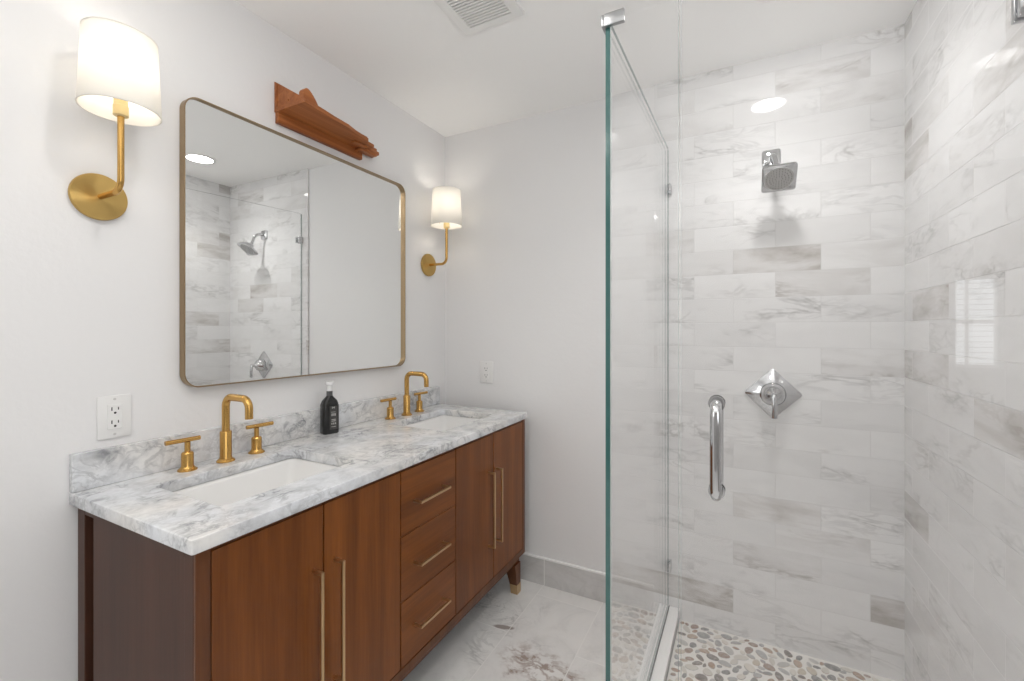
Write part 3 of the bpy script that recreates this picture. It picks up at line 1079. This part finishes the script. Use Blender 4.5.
# ---------------------------------------------------------------- outlets
def make_outlet(name, label, T, w, h):
    """T maps (across, up, out) to world"""
    o = thing(name, T(0, 0, 0), label, 'outlet', 'wall outlets')

    def bx3(bm, a0, a1, u0, u1, d0, d1, bev=0.0):
        vs0 = len(bm.verts)
        p, q = T(a0, u0, d0), T(a1, u1, d1)
        box(bm, tuple(min(i, j) for i, j in zip(p, q)), tuple(max(i, j) for i, j in zip(p, q)), bev)
    b = new(); bx3(b, -w / 2, w / 2, -h / 2, h / 2, 0.0005, 0.0065, 0.002)
    pl = link('cover_plate', b, M['plastic'], o)
    b = new(); bx3(b, -0.0165, 0.0165, -0.0335, 0.0335, 0.0066, 0.0090, 0.0008)
    rc = link('receptacle', b, M['plastic'], o, smooth=False)
    b = new()
    for uz in (0.018, -0.018):
        bx3(b, -0.0085, -0.0060, uz - 0.001, uz + 0.0085, 0.0085, 0.0093)
        bx3(b, 0.0060, 0.0082, uz, uz + 0.0075, 0.0085, 0.0093)
        p, q = T(0, uz - 0.0075, 0.0085), T(0, uz - 0.0075, 0.0093)
        cyl(b, p, q, 0.0030, n=12)
    link('slot', b, M['slot'], rc, smooth=False)
    for uz in (0.048, -0.048):
        b = new(); cyl(b, T(0, uz, 0.0064), T(0, uz, 0.0072), 0.0032, n=16)
        link('screw', b, M['plastic_dim'], pl)
    return o


make_outlet('wall_outlet', 'white duplex outlet on the wall above the left end of the backsplash', lambda a, u, d: (d, -1.5385 + a, 1.0795 + u), 0.0745, 0.116)
make_outlet('wall_outlet', 'white duplex outlet on the end wall above the far corner of the counter', lambda a, u, d: (0.282 + a, -d, 1.083 + u), 0.084, 0.118)

# ---------------------------------------------------------------- carved ledge above the mirror
LG = thing('carved_ledge', (0.0, -0.83, 2.10), 'reddish brown carved wooden ledge on the wall above the mirror', 'wall decor')
ya, yb = -1.063, -0.655
b = new(); box(b, (0.001, ya, 2.082), (0.020, yb, 2.122), 0.002)
link('back_rail', b, M['mahogany'], LG, smooth=False)
b = new()                                       # ledge board, narrowing in steps to the far end
out = [(0.001, ya), (0.168, ya), (0.160, -1.00), (0.148, -0.85), (0.134, -0.80), (0.122, -0.72), (0.100, -0.715), (0.095, -0.66), (0.060, -0.655), (0.052, -0.585), (0.001, -0.575)]
prism(b, out, 2.121, 2.134, 2)
link('ledge_board', b, M['mahogany'], LG, smooth=False)
b = new()                                       # triangular near end
tri = [(0.001, 2.134), (0.168, 2.134), (0.001, 2.236)]
prism(b, tri, ya, ya + 0.014, 1)
eb = link('end_bracket', b, M['mahogany'], LG, smooth=False)
b = new()
prism(b, [(0.001, 2.122), (0.014, 2.122), (0.014, 2.226), (0.001, 2.2355)], ya - 0.003, ya - 0.0002, 1)
prism(b, [(0.014, 2.122), (0.168, 2.122), (0.150, 2.138), (0.014, 2.138)], ya - 0.003, ya - 0.0002, 1)
cyl(b, (0.075, ya - 0.003, 2.150), (0.075, ya - 0.0002, 2.150), 0.003, n=10)
link('end_trim', b, M['mahogany'], eb, smooth=False)
b = new()                                       # sloped face running back from the bracket
prism(b, [(ya + 0.0145, 2.134), (-0.80, 2.134), (-0.80, 2.152), (-0.95, 2.166), (ya + 0.0145, 2.170)], 0.020, 0.110, 0)
prism(b, [(-0.80, 2.134), (-0.705, 2.134), (-0.705, 2.150), (-0.80, 2.152)], 0.020, 0.100, 0)
link('upper_carving', b, M['mahogany'], LG, smooth=False)
b = new()                                       # rounded lobe on the front edge
lob = [(-1.056 + 0.048 * (1 - math.cos(t)) * 0.62, 2.134 + 0.052 * math.sin(t) * (1.0 if t < PI / 2 else 0.95)) for t in [PI * i / 14 for i in range(15)]]
lob = [(-1.062, 2.134)] + [(-1.066 + 0.066 * (i / 14) , 2.134 + 0.046 * math.sin(PI * (i / 14) ** 0.55) ** 0.8) for i in range(1, 14)] + [(-1.000, 2.134)]
prism(b, lob, 0.132, 0.158, 0)
link('carved_lobe', b, M['mahogany'], LG, smooth=False)
b = new()                                       # stepped carved tip
box(b, (0.020, -0.700, 2.108), (0.055, -0.600, 2.1205), 0.003)
box(b, (0.060, -0.760, 2.112), (0.085, -0.690, 2.1205), 0.003)
box(b, (0.006, -0.660, 2.1345), (0.045, -0.590, 2.150), 0.003)
link('carved_tip', b, M['mahogany'], LG, smooth=False)
